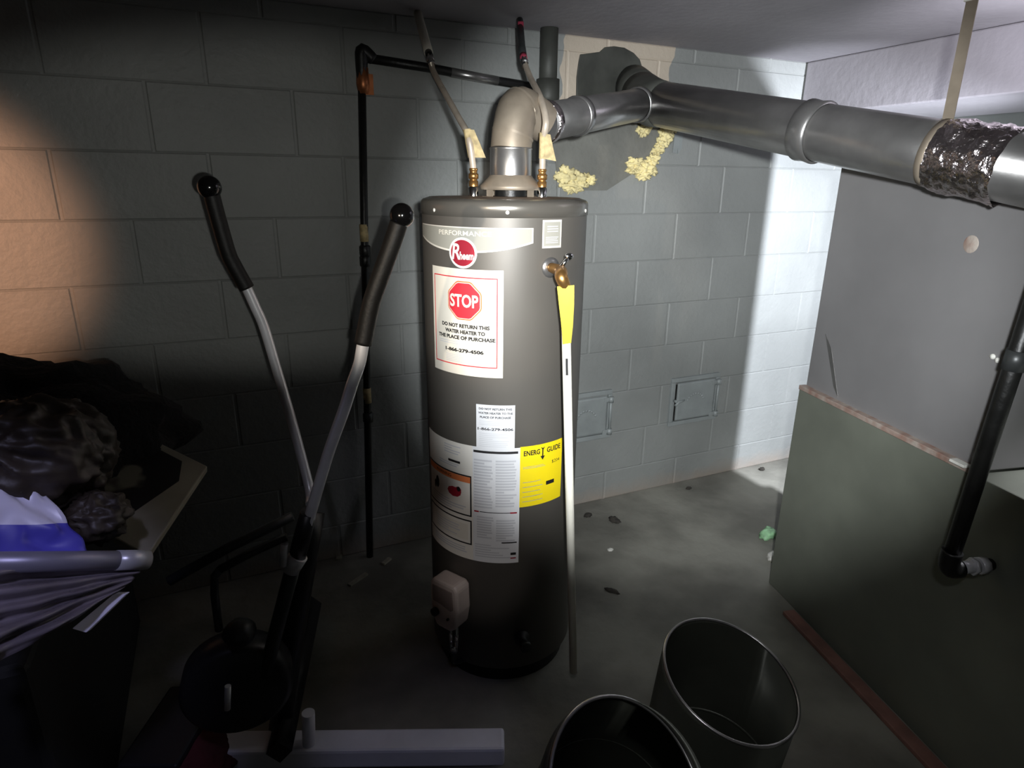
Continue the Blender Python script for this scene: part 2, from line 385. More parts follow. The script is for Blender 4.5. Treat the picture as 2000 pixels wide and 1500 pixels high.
# narrow white label
m = MB(); patch(m, -42, -15.6, .794, .925, R3, 14); m.m = 1
for s_, z, wd in (('DO NOT RETURN THIS', .9135, .090), ('WATER HEATER TO THE', .9015, .094), ('PLACE OF PURCHASE', .8895, .084)): text(m, s_, -28.8, z, .0062, wd, R4, .03)
text(m, '1-866-279-4506', -28.8, .8555, .0080, .097, R4, .03)
m.m = 2; small_print(m, -40, -18, .866, .880, 3, R4, 8, .25); small_print(m, -40, -18, .802, .845, 8, R4, 9, .22)
m.build('return_label', ['white2', 'ink', 'lgrey'], H)
# big instruction label
m = MB(); patch(m, -95.5, -45, .437, .800, R1, 24); m.m = 1; patch(m, -45, -11.5, .437, .800, R1, 16)
m.m = 2; patch(m, -44.3, -13, .783, .790, R2, 12)                                   # black heading bar
m.m = 3; small_print(m, -44, -30, .612, .765, 17, R2, 11, .6); small_print(m, -28.5, -13.5, .618, .765, 17, R2, 12, .6)
small_print(m, -42, -29.5, .515, .588, 9, R2, 13, .6); small_print(m, -28, -14, .508, .580, 9, R2, 14, .6); small_print(m, -43.5, -14, .452, .498, 6, R2, 15, .5); small_print(m, -86, -48, .455, .478, 3, R2, 16, .5)
small_print(m, -70, -54, .760, .790, 4, R2, 17, .4); small_print(m, -76, -55, .722, .735, 2, R2, 18, .5)
m.m = 4; patch(m, -44, -40.5, .5985, .603, R2, 2); patch(m, -18, -13.2, .5985, .603, R2, 3); patch(m, -17.5, -13.5, .452, .456, HR+.0018, 2)
m.m = 2; patch(m, -40, -18, .5998, .602, R2, 8); patch(m, -24, -13, .503, .507, R2, 5); patch(m, -17.5, -13.5, .464, .472, HR+.0018, 2); patch(m, -66, -55, .737, .744, R2, 5)
frame(m, -94, -46, .578, .707, .0045, R2); frame(m, -94, -46, .486, .566, .0045, R2)
m.m = 5; patch(m, -93, -46.9, .684, .7025, HR+.0018, 18)                             # orange warning strip
m.m = 2; text(m, 'WARNING', -72, .6935, .009, .07, R3, .01)
m.m = 4; disc(m, -61, .645, .026, .016, R2, 9); disc(m, -57, .652, .012, .013, R3, 7); m.m = 2; disc(m, -56.5, .658, .007, .008, R4, 8); disc(m, -80, .65, .010, .020, R2, 8); disc(m, -83, .640, .006, .014, R3, 8)
m.m = 3; small_print(m, -90, -50, .586, .618, 4, R2, 20, .5); m.m = 6; patch(m, -84, -49, .500, .552, HR+.0018, 12); m.m = 3; small_print(m, -82, -55, .505, .545, 5, R3, 21, .4)
m.build('instruction_label', ['white', 'white2', 'ink', 'lgrey', 'dred', 'orange', 'bpale'], H)
# yellow energy label
m = MB(); patch(m, -11.5, 24.2, .616, .802, R1, 16); m.m = 1; text(m, 'ENERG', -2.9, .781, .0155, .049, R2, .03); text(m, 'GUIDE', 15.4, .781, .0165, .051, R2, .025)
patch(m, 5.0, 6.0, .762, .790, R2, 1); m.add([cp(3.6, .766, R2), cp(5.5, .754, R2), cp(7.4, .766, R2)], [(0, 1, 2)]); text(m, 'Y', 5.6, .784, .016, .012, R2, .02)
text(m, '$204', 17.5, .740, .011, .030, R2, .0); patch(m, 9, 16.5, .672, .684, R2, 3); m.m = 2; small_print(m, -9.5, 9, .733, .742, 2, R2, 30, .3); small_print(m, -9.5, 7, .625, .70, 5, R2, 31, .12)
m.build('energy_label', ['yellow', 'ink', 'banner'], H)
# gas control valve on the lower jacket
VA = -60; vc = cp(VA, .285, HR); vo = (vc-V((HX, HY, .285))).normalized(); vt = V((math.cos(rad(VA)), math.sin(rad(VA)), 0)); vz = V((0, 0, 1))
g = bpy.data.objects.new('gas_control', None); COL.objects.link(g); g.parent = H; g.location = (vc.x-HX, vc.y-HY, vc.z)
m = MB(); P = [(-.052, .02), (-.052, .075), (-.040, .088), (.040, .088), (.052, .075), (.055, .0), (.045, -.055), (.025, -.075), (-.030, -.075), (-.048, -.04)]
m.prism([vc+vt*x+vz*y for x, y in P], vo*.062); m.build('housing', 'valve', g, bevel=.008)
m = MB(); m.prism([vc+vo*.0625+vt*x+vz*y for x, y in [(-.040, .015), (-.040, .07), (.036, .07), (.040, .010), (.030, .002), (-.01, .012)]], vo*.003); m.build('face_panel', 'valved', g, bevel=.002)
m = MB(); m.lathe([(.013, 0), (.013, .012), (.009, .015), (0, .015)], vc+vo*.062+vt*(-.030)-vz*.022, vo, 20); m.build('dial', 'black', g)
m = MB(); m.lathe([(.004, 0), (.004, .006), (0, .007)], vc+vo*.062+vt*.018-vz*.03, vo, 12); m.build('button', 'black', g)
m = MB(); q = vc+vo*.03+vt*.012
for k, x in enumerate((-.012, .010)): m.tube([q+vt*x-vz*.07, q+vt*x*1.0-vz*.13, q+vt*(x*.9)-vz*.165], .0065, 12)
m.tube([q-vz*.145, q-vz*.17], .014, 6); m.build('gas_fitting', 'chrome', g)
m = MB(); m.tube([q-vz*.165, q-vz*.21, q-vo*.06-vz*.235], .009, 12, curve=4); m.build('burner_tube', 'dsteel', g)
m = MB(); q = cp(-8, .17, HR); d = (q-V((HX, HY, .17))).normalized(); m.lathe([(.024, 0), (.024, .006), (.012, .01), (.012, .035), (.017, .036), (.017, .05), (0, .05)], q, d, 20); m.build('drain_valve', 'dsteel', H)
# draft hood on the top
FX, FY = HX+.0146, HY-.0066
hd = bpy.data.objects.new('draft_hood', None); COL.objects.link(hd); hd.parent = H; hd.location = (FX-HX, FY-HY, 1.457)
m = MB(); m.lathe([(.082, 1.474), (.084, 1.478), (.084, 1.484), (.060, 1.508), (.057, 1.512)], (FX, FY, 0), seg=40); m.build('hood_cone', 'hood', hd)
for k in range(4):
    a = rad(20+90*k); p = V((FX+math.cos(a)*.077, FY+math.sin(a)*.077, 1.466)); tt = V((-math.sin(a), math.cos(a), 0)); oo = V((math.cos(a), math.sin(a), 0))
    m = MB(); m.box(p, tt*.012, oo*.001, (0, 0, .012)); m.box(p+oo*.008-V((0, 0, .0095)), tt*.012, oo*.009, (0, 0, .001)); m.build('leg', 'hood', hd)
m = MB(); m.lathe([(.042, 1.457), (.042, 1.480)], (FX, FY, 0), seg=30); m.build('flue_outlet', 'black', hd)
# water nipples
NL, NR = at(925, 381, 1.80), at(1058, 381, 1.80)
for p in (NL, NR):
    m = MB(); b = V((p.x, p.y, 1.455)); m.lathe([(.014, 0), (.014, .024), (.011, .026), (.011, .03), (0, .03)], b, (0, 0, 1), 8); m.build('water_nipple', 'chrome', H)
# relief valve
tv = cp(7.5, 1.288, HR); td = (tv-V((HX, HY, 1.288))).normalized(); TV = at(1104, 549, 1.55)
g = bpy.data.objects.new('relief_valve', None); COL.objects.link(g); g.parent = H; g.location = (tv.x-HX, tv.y-HY, tv.z)
m = MB(); m.lathe([(.026, .0005), (.026, .002), (.012, .003)], tv, td, 28); m.build('escutcheon', 'galvd', g)
m = MB(); k1 = tv+td*.045+V((0, 0, -.004)); m.tube([tv, k1, TV+V((-.012, 0, .012)), TV+V((0, 0, -.012))], [.012, .015, .016, .0145], 14, curve=5); m.build('valve_body', 'brass', g)
m = MB(); m.tube([k1+V((0, 0, .01)), k1+V((.018, -.004, .034))], [.006, .005], 10); m.blob(k1+V((.02, -.004, .036)), (.012, .006, .009), 1, .05); m.build('test_lever', 'chrome', g)

# discharge pipe
PB = at(1120, 1312, 1.57)
t = thing('discharge_pipe', (PB.x, PB.y, PB.z), 'thin cream plastic pipe hanging down the right side of the water heater', 'pipe')
pt = TV+V((0, 0, -.010)); m = MB(); m.tube([pt, PB], .0115, 20); m.build('pipe', 'cpvc', t)
dn = (PB-pt).normalized(); m = MB(); q = pt+(PB-pt)*.175; vv = (EYE-q); vv -= dn*vv.dot(dn); vv.normalize(); q += vv*.0113
m.box(q, dn.cross(vv)*.003, dn*.022, vv*.0008); m.build('printed_mark', 'ink', t)
sd = dn.cross(vv).normalized()
if sd.dot(RT) < 0: sd = -sd
m = MB(); L = [(-.0195, .0), (.022, -.002), (.021, .045), (.017, .10), (.012, .142), (-.009, .145), (-.012, .09), (-.0165, .04)]
m.prism([pt+vv*.013+sd*x+dn*y for x, y in L], vv*.0012); m.build('yellow_tag', 'yellowtag', t)

# ------------------------------------------------------------------ flue pipes
FC = V((1.456, 2.027, 1.768)); FE = V((1.557, .834, 1.534))
t = thing('flue_pipe', (FX, FY, 1.50), 'silver flue pipe with a brownish elbow rising from the water heater top', 'flue pipe', None)
m = MB(); m.lathe([(.0565, 1.508), (.0565, 1.577), (.0585, 1.580), (.0565, 1.583)], (FX, FY, 0), seg=40); m.build('collar', 'galv', t)
P1 = V((FX, FY, 1.577)); o1 = at(1058, 240, 1.90); dd = (FC-o1).normalized()
def gored(name, pts, r, matn, parent):
    m = MB(); m.tube(pts, r, 36, caps=False); 
    o = m.build(name, matn, parent); return o
e = [P1, P1+V((.006, .003, .045)), P1+V((.015, .008, .080)), P1+V((.038, .022, .108)), o1+dd*.01]
m = MB(); m.tube(e[:3]+[e[2]+(e[3]-e[2])*.3], [.0555, .0556, .0556, .0556], 36, caps=False); m.tube([e[1]-V((.001, 0, .010)), e[1]+V((.001, 0, -.004))], .058, 36, caps=False); m.build('lower_gore', 'hood', t)
m = MB(); m.tube(e[2:], [.0545, .0545, .053], 36, caps=False, curve=5); m.tube([e[3]-V((.003, .001, .002)), e[3]+V((.003, .001, .002))], .0575, 36, caps=False); m.build('upper_gore', 'hood', t)
m = MB(); m.tube([o1, FC], .052, 36); m.build('pipe', 'galv', t)
for k in (.03, .28, .86):
    q = o1+(FC-o1)*k; m = MB(); m.tube([q-dd*.012, q-dd*.010, q, q+dd*.010, q+dd*.012], [.053, .0575, .056, .0575, .053], 36, caps=False); m.build('joint_band', 'foil' if k < .1 else 'galv', t)

t = thing('flue_pipe', (FC.x, FC.y, FC.z), 'wide galvanised flue pipe slanting from the wall hole down towards the furnace', 'flue pipe')
d2 = (FE-FC).normalized(); END = FE+d2*.42
m = MB(); m.tube([FC+d2*.03, END], .073, 40); m.build('pipe', 'galvd', t)
m = MB(); wq = on_wall(1236, 168); m.tube([wq+V((0, -.003, 0)), FC+(wq-FC)*.45], .078, 32); m.build('wall_stub', 'soot', t)
m = MB(); m.tube([FC+(wq-FC)*.45, FC+(wq-FC)*.2, FC+d2*.02, FC+d2*.07], [.079, .080, .079, .0745], 36); m.build('elbow', 'soot', t)
def qp(px):                                              # point of the pipe's axis at that picture column
    best = min(range(200), key=lambda i: abs(1000+F*((FC+d2*(i*.009)-EYE).dot(RT)/(FC+d2*(i*.009)-EYE).dot(FW))-px)); return FC+d2*(best*.009)
q = qp(1590); m = MB(); m.tube([q-d2*.028, q-d2*.024, q, q+d2*.024, q+d2*.028], [.074, .081, .078, .081, .074], 40, caps=False); m.build('joint_band', 'galvd', t)
q = qp(1905); m = MB(); n = 26; pts = [q+d2*(.075*(2*i/n-1)) for i in range(n+1)]; m.tube(pts, [.0755]*(n+1), 64, caps=False)
for i, v in enumerate(m.v):
    c = q+d2*((v-q).dot(d2)); k = noise.noise(v*55)*.006+noise.noise(v*120)*.003; v += (v-c).normalized()*(k+.004)
m.build('foil_wrap', 'foil', t)
m = MB(); m.tube([END-d2*.02, END+d2*.06, END+d2*.12+V((.06, 0, 0)), END+d2*.13+V((.16, 0, 0)), V((1.86, END.y-.12, END.z-.03))], .0735, 32, curve=4); m.build('furnace_elbow', 'galvd', t)
# strap that carries it
q = qp(1838); top = V((q.x, q.y, CZ))
t = thing('pipe_hanger', tuple(top), 'pale metal strap hanging from the ceiling to the wide flue pipe', 'strap')
m = MB(); sr = d2.copy(); sr.z = 0; sr.normalize(); sn = V((-sr.y, sr.x, 0)); m.box((top+q+V((0, 0, .075)))/2, sr*.0125, sn*.001, (0, 0, (CZ-q.z-.075)/2)); m.build('strap', 'hood', t)
m = MB(); m.box(top-V((0, 0, .13)), sr*.016, sn*.004, (0, 0, .02)); m.build('clip', 'chip', t)
a_, b_ = basis(d2); m = MB(); m.tube([q-d2*.012, q+d2*.012], .0752, 40, caps=False); m.build('loop', 'hood', t, solid=.001)

# dark patch, cement and foam round the openings in the wall
def wallpoly(pts): return [on_wall(x, y, WY-.004) for x, y in pts]
m = MB(); P = [on_wall(x, y, WY-.006) for x, y in [(1131, 120), (1134, 106), (1150, 104), (1172, 101), (1182, 92), (1200, 90), (1220, 93), (1238, 103), (1250, 116), (1256, 135), (1258, 155), (1246, 185), (1215, 205), (1150, 212), (1126, 195), (1127, 150)]]
m.prism(P, (0, .008, 0)); tag(m.build('dark_patch', 'soot', bevel=.002), 'dark patch on the wall around the flue hole', 'mortar')
m = MB(); P = wallpoly([(1078, 262), (1180, 240), (1255, 238), (1322, 232), (1330, 262), (1290, 300), (1250, 330), (1185, 372), (1120, 372), (1088, 340)])
m.prism(P, (0, .003, 0)); tag(m.build('cement_patch', 'parge'), 'smooth grey cement patch on the block wall below the flue', 'cement')
def foam(lumps, label):
    m = MB()
    for i, (px, py, r, s_) in enumerate(lumps):
        c = on_wall(px, py, WY-.012); m.blob(c, (r, .026, r*(s_*.6+.4)), i+len(label), .75, 2.2, 40, 28)
    return tag(m.build('spray_foam', 'foam'), label, 'foam', 'dried foam lumps on the wall')
foam([(1105, 345, .042, .75), (1128, 354, .045, .55), (1150, 352, .028, .4), (1118, 362, .04, .4)], 'yellow dried foam lump on the wall right of the heater tag')
foam([(1240, 320, .035, .35), (1262, 330, .045, .45), (1275, 312, .026, .8), (1283, 295, .02, .9), (1232, 332, .02, .4), (1256, 342, .03, .4)], 'yellow dried foam lump at the bottom edge of the cement patch')
foam([(1262, 235, .034, 1.0), (1256, 255, .025, .8)], 'small yellow foam lump directly under the flue pipe corner')
foam([(1310, 238, .05, .4), (1300, 262, .032, 1.0), (1290, 282, .025, 1.0)], 'pale yellow foam smear beside the bent metal tab')
t = on_wall(1318, 275, WY-.004)
m = MB(); m.prism([on_wall(x, y, WY-.012) for x, y in [(1313, 298), (1318, 258), (1327, 262), (1322, 300)]], (0, -.002, 0)); m.prism([on_wall(x, y, WY-.001) for x, y in [(1320, 252), (1332, 258), (1329, 290), (1322, 300)]], (0, -.009, 0))
tag(m.build('metal_tab', 'iron'), 'short bent metal tab sticking out of the wall beside the foam', 'tab')

# ------------------------------------------------------------------ water lines
def water_line(p0, mid, top, label, tagside, red):
    t = thing('water_line', (p0.x, p0.y, 1.47), label, 'water line')
    b = V((p0.x, p0.y, 1.482))
    m = MB(); m.lathe([(.0125, 0), (.0125, .014), (.010, .015), (.010, .019), (.0135, .020), (.0135, .032), (.010, .034), (.010, .040), (.0115, .041), (.0115, .046), (.009, .047)], b, seg=12); m.build('fitting', 'brass', t)
    pts = [b+V((0, 0, .045))]+mid
    m = MB(); m.tube(pts, .0088, 14, curve=14)
    m.build('flexible_hose', 'flex', t)
    e = mid[-1]; d = (top[0]-e).normalized()
    m = MB(); m.tube([e-d*.03, e-d*.005], .0105, 12); m.tube([e-d*.005, e+d*.02], .013, 6); m.build('upper_fitting', 'chrome', t)
    m = MB(); m.tube([e+d*.018, e+d*.05], .012, 12); m.build('shutoff_valve', 'pink' if red else 'black', t)
    m = MB(); m.tube([e+d*.05]+top, .0145 if not red else .012, 14); m.build('supply_pipe', 'cpvc' if not red else 'dsteel', t)
    if red:
        q = at(1017, 56, 2.40); m = MB(); m.box(q, RT*.010, FW*.004, UP*.024); m.build('valve_handle', 'pink', t, bevel=.003)
    # paper tag folded round the hose
    a, c = pts[0]+V((0, 0, .01)), mid[0]
    h = c-a; h.normalize(); sd = RT-h*RT.dot(h); sd.normalize(); ov = (EYE-a).normalized()*.0095
    m = MB(); m.tube([a+h*.02, c+h*.02], .0105, 14, caps=False)
    L = (c-a).length; m.prism([a+ov+h*.02+sd*(-.005), a+ov*.6+h*.012+sd*(.036), a+ov*.6+h*(L*.55)+sd*.030, c+ov+h*.015+sd*.018, c+ov+h*.02-sd*.005], ov*.08)
    m.build('paper_tag', 'tagpaper', t); return t
water_line(NL, [at(915, 268, 1.80), at(893, 225, 1.90), at(868, 180, 2.02), at(846, 138, 2.14), at(841, 118, 2.18)], [at(834, 92, 2.25), at(816, 27, 2.40)],
           'left flexible water line with cream pipe rising to the ceiling', 1, False)
water_line(NR, [at(1061, 275, 1.785), at(1066, 235, 1.775), at(1055, 190, 1.86), at(1036, 152, 2.08), at(1024, 122, 2.2)], [at(1019, 90, 2.3), at(1015, 40, 2.45)],
           'right flexible water line with red handled valve, passing in front of the flue', 1, True)

# ------------------------------------------------------------------ black gas pipe on the wall
def wp(px, py, d=.045): return on_wall(px, py, WY-d)
t = thing('gas_pipe', tuple(wp(722, 1080)), 'thin black iron gas pipe running down the dark wall left of the heater', 'pipe')
pv = [wp(706, 118), wp(712, 470), wp(717, 780), wp(722, 1083)]
m = MB(); m.tube([pv[0], pv[1], pv[2], V((pv[3].x, pv[3].y, .0))], .0135, 14); m.build('riser', 'black', t)
ph = [wp(706, 112), wp(840, 133), wp(972, 158), wp(1058, 172)]
m = MB(); m.tube(ph, .0150, 14); m.build('overhead_run', 'black', t)
m = MB(); m.tube([pv[0]-V((0, 0, .06)), pv[0], pv[0]+V((.006, 0, .03)), ph[0]+V((.04, 0, -.004))], [.019, .021, .022, .019], 16, curve=4); m.build('elbow', 'black', t)
q = wp(709, 158); m = MB(); m.tube([q-V((0, 0, .04)), q-V((0, 0, .01)), q+V((0, 0, .04))], [.018, .023, .020], 8); m.build('union', 'copper', t)
m = MB(); m.box(wp(720, 165, .052), (.016, 0, 0), (0, .001, 0), (0, 0, .032)); m.build('orange_tag', 'copper', t)
for py, mt in ((455, 'tagpaper'), (772, 'tagpaper')):
    q = wp(711+(py-455)*.02, py); m = MB(); m.tube([q-V((0, 0, .03)), q+V((0, 0, .03))], .0150, 14); m.build('tape_band', mt, t)
for py in (490, 510, 815):
    q = wp(713+(py-490)*.018, py); m = MB(); m.tube([q-V((0, 0, .02)), q-V((0, 0, .016)), q+V((0, 0, .016)), q+V((0, 0, .02))], [.016, .020, .020, .016], 8); m.build('coupling', 'black' if py != 815 else 'dsteel', t)
q0 = wp(972, 158)
m = MB(); q1 = wp(880, 141); m.tube([q1, q0], .0158, 14); m.build('highlight_section', 'galvd', t)  # paler sleeve that paints the highlight along this stretch of pipe
t = thing('vent_stack', (1.195, 2.31, 1.78), 'dark vertical stack pipe dropping from the ceiling behind the flue', 'pipe')
m = MB(); m.tube([(1.195, 2.315, CZ), (1.195, 2.315, 1.80)], .033, 24); m.build('pipe', 'soot', t)
m = MB(); m.tube([(1.195, 2.315, 1.86), (1.195, 2.315, 1.80), (1.195, 2.315, 1.775)], [.043, .044, .040], 24); m.build('hub', 'soot', t)

# ------------------------------------------------------------------ clean-out doors in the wall
def cleanout(x0, x1, z0, z1, label):
    t = thing('cleanout_door', ((x0+x1)/2, WY, z0), label, 'clean-out door', 'clean-out doors in the block wall')
    cx, cz, hx, hz = (x0+x1)/2, (z0+z1)/2, (x1-x0)/2, (z1-z0)/2
    m = MB(); fw_ = .022
    m.box((cx, WY-.006, z1-fw_/2), (hx, 0, 0), (0, .009, 0), (0, 0, fw_/2)); m.box((cx, WY-.006, z0+fw_/2), (hx, 0, 0), (0, .009, 0), (0, 0, fw_/2))
    m.box((x0+fw_/2, WY-.006, cz), (fw_/2, 0, 0), (0, .009, 0), (0, 0, hz-fw_)); m.box((x1-fw_/2, WY-.006, cz), (fw_/2, 0, 0), (0, .009, 0), (0, 0, hz-fw_))
    m.build('frame', 'iron', t, bevel=.003)
    m = MB(); m.box((cx+.004, WY-.010, cz), (hx-.03, 0, 0), (0, .010, 0), (0, 0, hz-.026)); d = m.build('door', 'iron', t, bevel=.010)
    m = MB()
    for k in range(9):
        a = PI*(.15+.7*k/8); m.blob((cx+math.cos(a)*.055, WY-.0205, cz-.02+math.sin(a)*.055), (.006, .003, .006), k, .1, 2, 8, 6)
    m.build('raised_crest', 'iron', d)
    m = MB(); m.tube([(x1-.012, WY-.022, z0+.03), (x1-.012, WY-.022, z1-.03)], .007, 10); m.build('hinge_pin', 'iron', t)
    for zz in (z0+.035, z1-.045):
        m = MB(); m.tube([(x1-.012, WY-.022, zz-.014), (x1-.012, WY-.022, zz+.014)], .0125, 12); m.box((x1-.03, WY-.018, zz), (.02, 0, 0), (0, .004, 0), (0, 0, .010)); m.build('hinge', 'iron', t)
    m = MB(); m.tube([(x0+.02, WY-.016, cz+.012), (x0+.02, WY-.040, cz+.012)], .007, 10); m.tube([(x0+.012, WY-.038, cz-.008), (x0+.03, WY-.036, cz+.008), (x0+.07, WY-.034, cz+.014)], [.006, .008, .004], 10); m.build('latch', 'iron', t)
    m = MB(); m.box((x0+.028, WY-.0155, cz), (.004, 0, 0), (0, .001, 0), (0, 0, hz-.03)); m.build('gap_shade_strip', 'black', t)  # black strip standing in for the shade in the gap beside the door
    return t
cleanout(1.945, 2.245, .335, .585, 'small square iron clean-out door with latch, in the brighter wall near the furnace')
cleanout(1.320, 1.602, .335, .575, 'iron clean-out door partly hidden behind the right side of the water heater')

# ------------------------------------------------------------------ furnace
FA = rad(13.0); FD = V((math.sin(FA), math.cos(FA), 0)); FT = V((math.cos(FA), -math.sin(FA), 0)); FO = V((1.82, 1.48, 0)); Z = V((0, 0, 1))
def fp(s, t, z): return FO+FD*s+FT*t+Z*z
def fbox(m, s0, s1, t0, t1, z0, z1): m.box(fp((s0+s1)/2, (t0+t1)/2, (z0+z1)/2), FT*((t1-t0)/2), FD*((s1-s0)/2), Z*((z1-z0)/2)); return m
t = thing('furnace', tuple(fp(-.3, .3, 0)), 'large grey sheet metal furnace cabinet on the right beneath the flue pipe', 'furnace')
fbox(MB(), -.665, .035, .012, .60, .815, 1.62).build('cabinet', 'furn', t, bevel=.004)
fbox(MB(), -1.45, .045, -.006, .62, .0, .808).build('return_box', 'furnd', t, bevel=.004)
m = MB(); fbox(m, -.66, .04, -.012, .014, .806, .822); 
o = m.build('rusty_flange', 'rust', t, bevel=.002)
m = MB(); fbox(m, -.645, .03, .009, .013, 1.598, 1.612); m.build('top_seam', 'galvd', t)
for s_, z in ((-.655, 1.0975), (-.640, 1.103)):
    m = MB(); m.lathe([(.007, 0), (.006, .004), (0, .005)], fp(s_+.02, .012, z), -FT, 10); m.build('panel_screw', 'chip', t)
m = MB(); m.prism([fp(-.02, .0119, 1.02), fp(-.06, .0119, .98), fp(-.13, .0119, .83), fp(-.10, .0119, .86)], -FT*.0006); m.build('scuff', 'galvd', t)
m = MB(); m.lathe([(.022, 0), (.020, .001), (0, .001)], fp(-.49, .012, 1.36), -FT, 18); m.build('plug', 'rust', t)
# gas pipe down the furnace front
t = thing('gas_pipe', tuple(fp(-.672, -.036, .5)), 'thick dark gas pipe down the furnace side with a silver union valve', 'pipe')
def on_face(px, py, tt):                                 # sight line meets the plane tt metres off the cabinet side
    d = ray(px, py); return EYE+d*((FO+FT*tt-EYE).dot(FT)/d.dot(FT))
TG = -.135; g0, g1 = on_face(2004, 640, TG), on_face(1853, 1100, TG); gd = (g1-g0).normalized()
m = MB(); m.tube([g0-gd*.30, g1-gd*.02], .0185, 18); m.build('riser', 'black', t)
g2 = g1+V((0, 0, -.018))
m = MB(); m.tube([g1-gd*.035, g1-gd*.005, g1+V((0, 0, -.016))+FT*.012, g2+FT*.035], .023, 18, curve=4); m.build('elbow', 'black', t)
m = MB(); m.tube([g2+FT*.03, g2+FT*.085], .0155, 18); m.build('nipple', 'steel', t)
m = MB(); m.tube([g2+FT*.07, g2+FT*.078], .022, 6); m.tube([g2+FT*.088, g2+FT*.110], .021, 8); m.build('union_nut', 'steel', t)
m = MB(); m.tube([g2+FT*.105, g2+FT*(-TG-.008)], .0145, 16); m.build('branch', 'black', t)
m = MB(); q = g0+(g1-g0)*.12; m.tube([q-gd*.022, q+gd*.022], .0225, 8); m.build('coupling', 'dsteel', t)
m = MB(); m.box(fp(-.63, -.018, .8255), FT*.012, FD*.022, Z*.0035); tag(m.build('paper_scrap', 'chip', bevel=.001), 'white scrap lying on the furnace ledge beside the dark gas pipe', 'scrap')
m = MB(); fbox(m, -1.0, -.14, -.068, -.022, .0, .016); tag(m.build('wooden_plank', 'wood', bevel=.003), 'reddish stained plank lying on the floor along the furnace base', 'plank')

# ------------------------------------------------------------------ open duct elbows in the foreground
def duct_end(c, r, tilt, az, bd, ln, label):
    c = V(c); n = V((math.sin(tilt)*math.cos(az), math.sin(tilt)*math.sin(az), math.cos(tilt)))
    bd = V(bd).normalized(); low = c-n*.006; low2 = c+bd*ln; low3 = low2-Z*.08+V((bd.x, bd.y, 0))*.03
    t = thing('duct_elbow', (low3.x, low3.y, 0), label, 'duct pipe', 'open duct elbows in the foreground')
    m = MB(); pts = [c, low, low2, low3, V((low3.x, low3.y, .005))]; m.tube(pts, r, 64, caps=False); m.build('body', 'dark_sheet', t, solid=.0015)
    a, b = basis(n)
    m = MB(); m.tube([c+(a*math.cos(2*PI*i/64)+b*math.sin(2*PI*i/64))*r for i in range(65)], .0030, 8, caps=False); m.build('rolled_rim', 'galv', t)
    for p, d in ((low2, Z-bd),):
        d = V(d).normalized(); a, b = basis(d); m = MB(); m.tube([p+(a*math.cos(2*PI*i/48)+b*math.sin(2*PI*i/48))*(r+.001) for i in range(49)], .004, 8, caps=False); m.build('seam_bead', 'dark_sheet', t)
    return t
sc = .127/.124; cA = EYE+(V((.752, .677, .650))-EYE)*sc
duct_end(cA, .127, rad(18), rad(290), (.03, .16, -.98), .25, 'open round duct elbow near the furnace, the farther of the two')
sc = .127/.167; cB = EYE+(V((.573, .708, .424))-EYE)*sc
duct_end(cB, .127, rad(39), rad(290), (.22, .50, -.80), .30, 'open round duct elbow cut off by the bottom of the picture')

# ------------------------------------------------------------------ elliptical trainer
base = on_floor(545, 1440)
t = thing('elliptical_trainer', (base.x, base.y, 0), 'dark elliptical exercise machine with two long bent handlebars left of the heater', 'exercise machine')
def lever(pts, rg, rtb, kr):
    h = bpy.data.objects.new('handlebar', None); COL.objects.link(h); h.parent = t; h.location = pts['tube'][-1]-t.location
    m = MB(); m.tube(pts['tube'], rtb, 18, curve=8); m.build('steel_tube', 'steel', h)
    m = MB(); m.tube(pts['grip'], rg, 20, curve=8); m.build('foam_grip', 'rubber', h)
    m = MB(); m.blob(pts['knob'], (kr, kr, kr), 0, 0, 1, 28, 18); m.build('ball_knob', 'gloss', h)
D = 1.22
lever({'knob': at(785, 421, D), 'grip': at(778, 436, D) and [at(779, 436, D), at(766, 475, D), at(732, 570, D), at(722, 605, D), at(709, 672, D)],
       'tube': [at(722, 605, D), at(709, 672, D), at(702, 710, D), at(688, 750, D), at(672, 800, D+.01), at(640, 890, D+.03), at(607, 1002, D+.05), at(600, 1030, D+.06)]}, .0168, .0118, .0225)
D = 1.55
lever({'knob': at(409, 366, D), 'grip': [at(413, 378, D), at(424, 420, D), at(445, 492, D), at(458, 520, D), at(482, 563, D)],
       'tube': [at(458, 520, D), at(482, 563, D), at(498, 598, D), at(516, 640, D), at(540, 720, D), at(572, 830, D-.02), at(603, 948, D-.06), at(606, 985, D-.10)]}, .0168, .0115, .0245)
hub = at(592, 1055, 1.30)
m = MB(); m.tube([at(603, 1000, 1.275), at(590, 1050, 1.29), at(580, 1090, 1.30)], [.0175, .019, .019], 18); m.build('sleeve', 'plasticb', t)
m = MB(); m.tube([at(583, 1085, 1.295), at(566, 1112, 1.30)], [.021, .021], 18); m.tube([at(556, 1062, 1.28), at(552, 1105, 1.28)], .008, 12); m.build('clamp', 'steel', t)
m = MB(); m.tube([at(572, 1108, 1.30), at(545, 1210, 1.33), at(512, 1340, 1.37)], .0165, 18); m.build('pedal_arm', 'dsteel', t)
m = MB(); m.tube([at(610, 1000, 1.46), at(600, 1060, 1.43), at(570, 1250, 1.47), at(545, 1440, 1.50)], .03, 18); m.build('upright_frame', 'plasticb', t)
m = MB(); m.tube([at(330, 1135, 1.36), at(450, 1068, 1.34), at(572, 1008, 1.34)], .011, 12); m.build('link_bar', 'dsteel', t)
m = MB(); m.tube([at(430, 1112, 1.30), at(480, 1085, 1.30), at(560, 1048, 1.29)], .009, 12); m.tube([at(430, 1112, 1.30), at(419, 1125, 1.30), at(419, 1160, 1.30), at(428, 1230, 1.31)], .0085, 12); m.build('link_bar', 'dsteel', t)
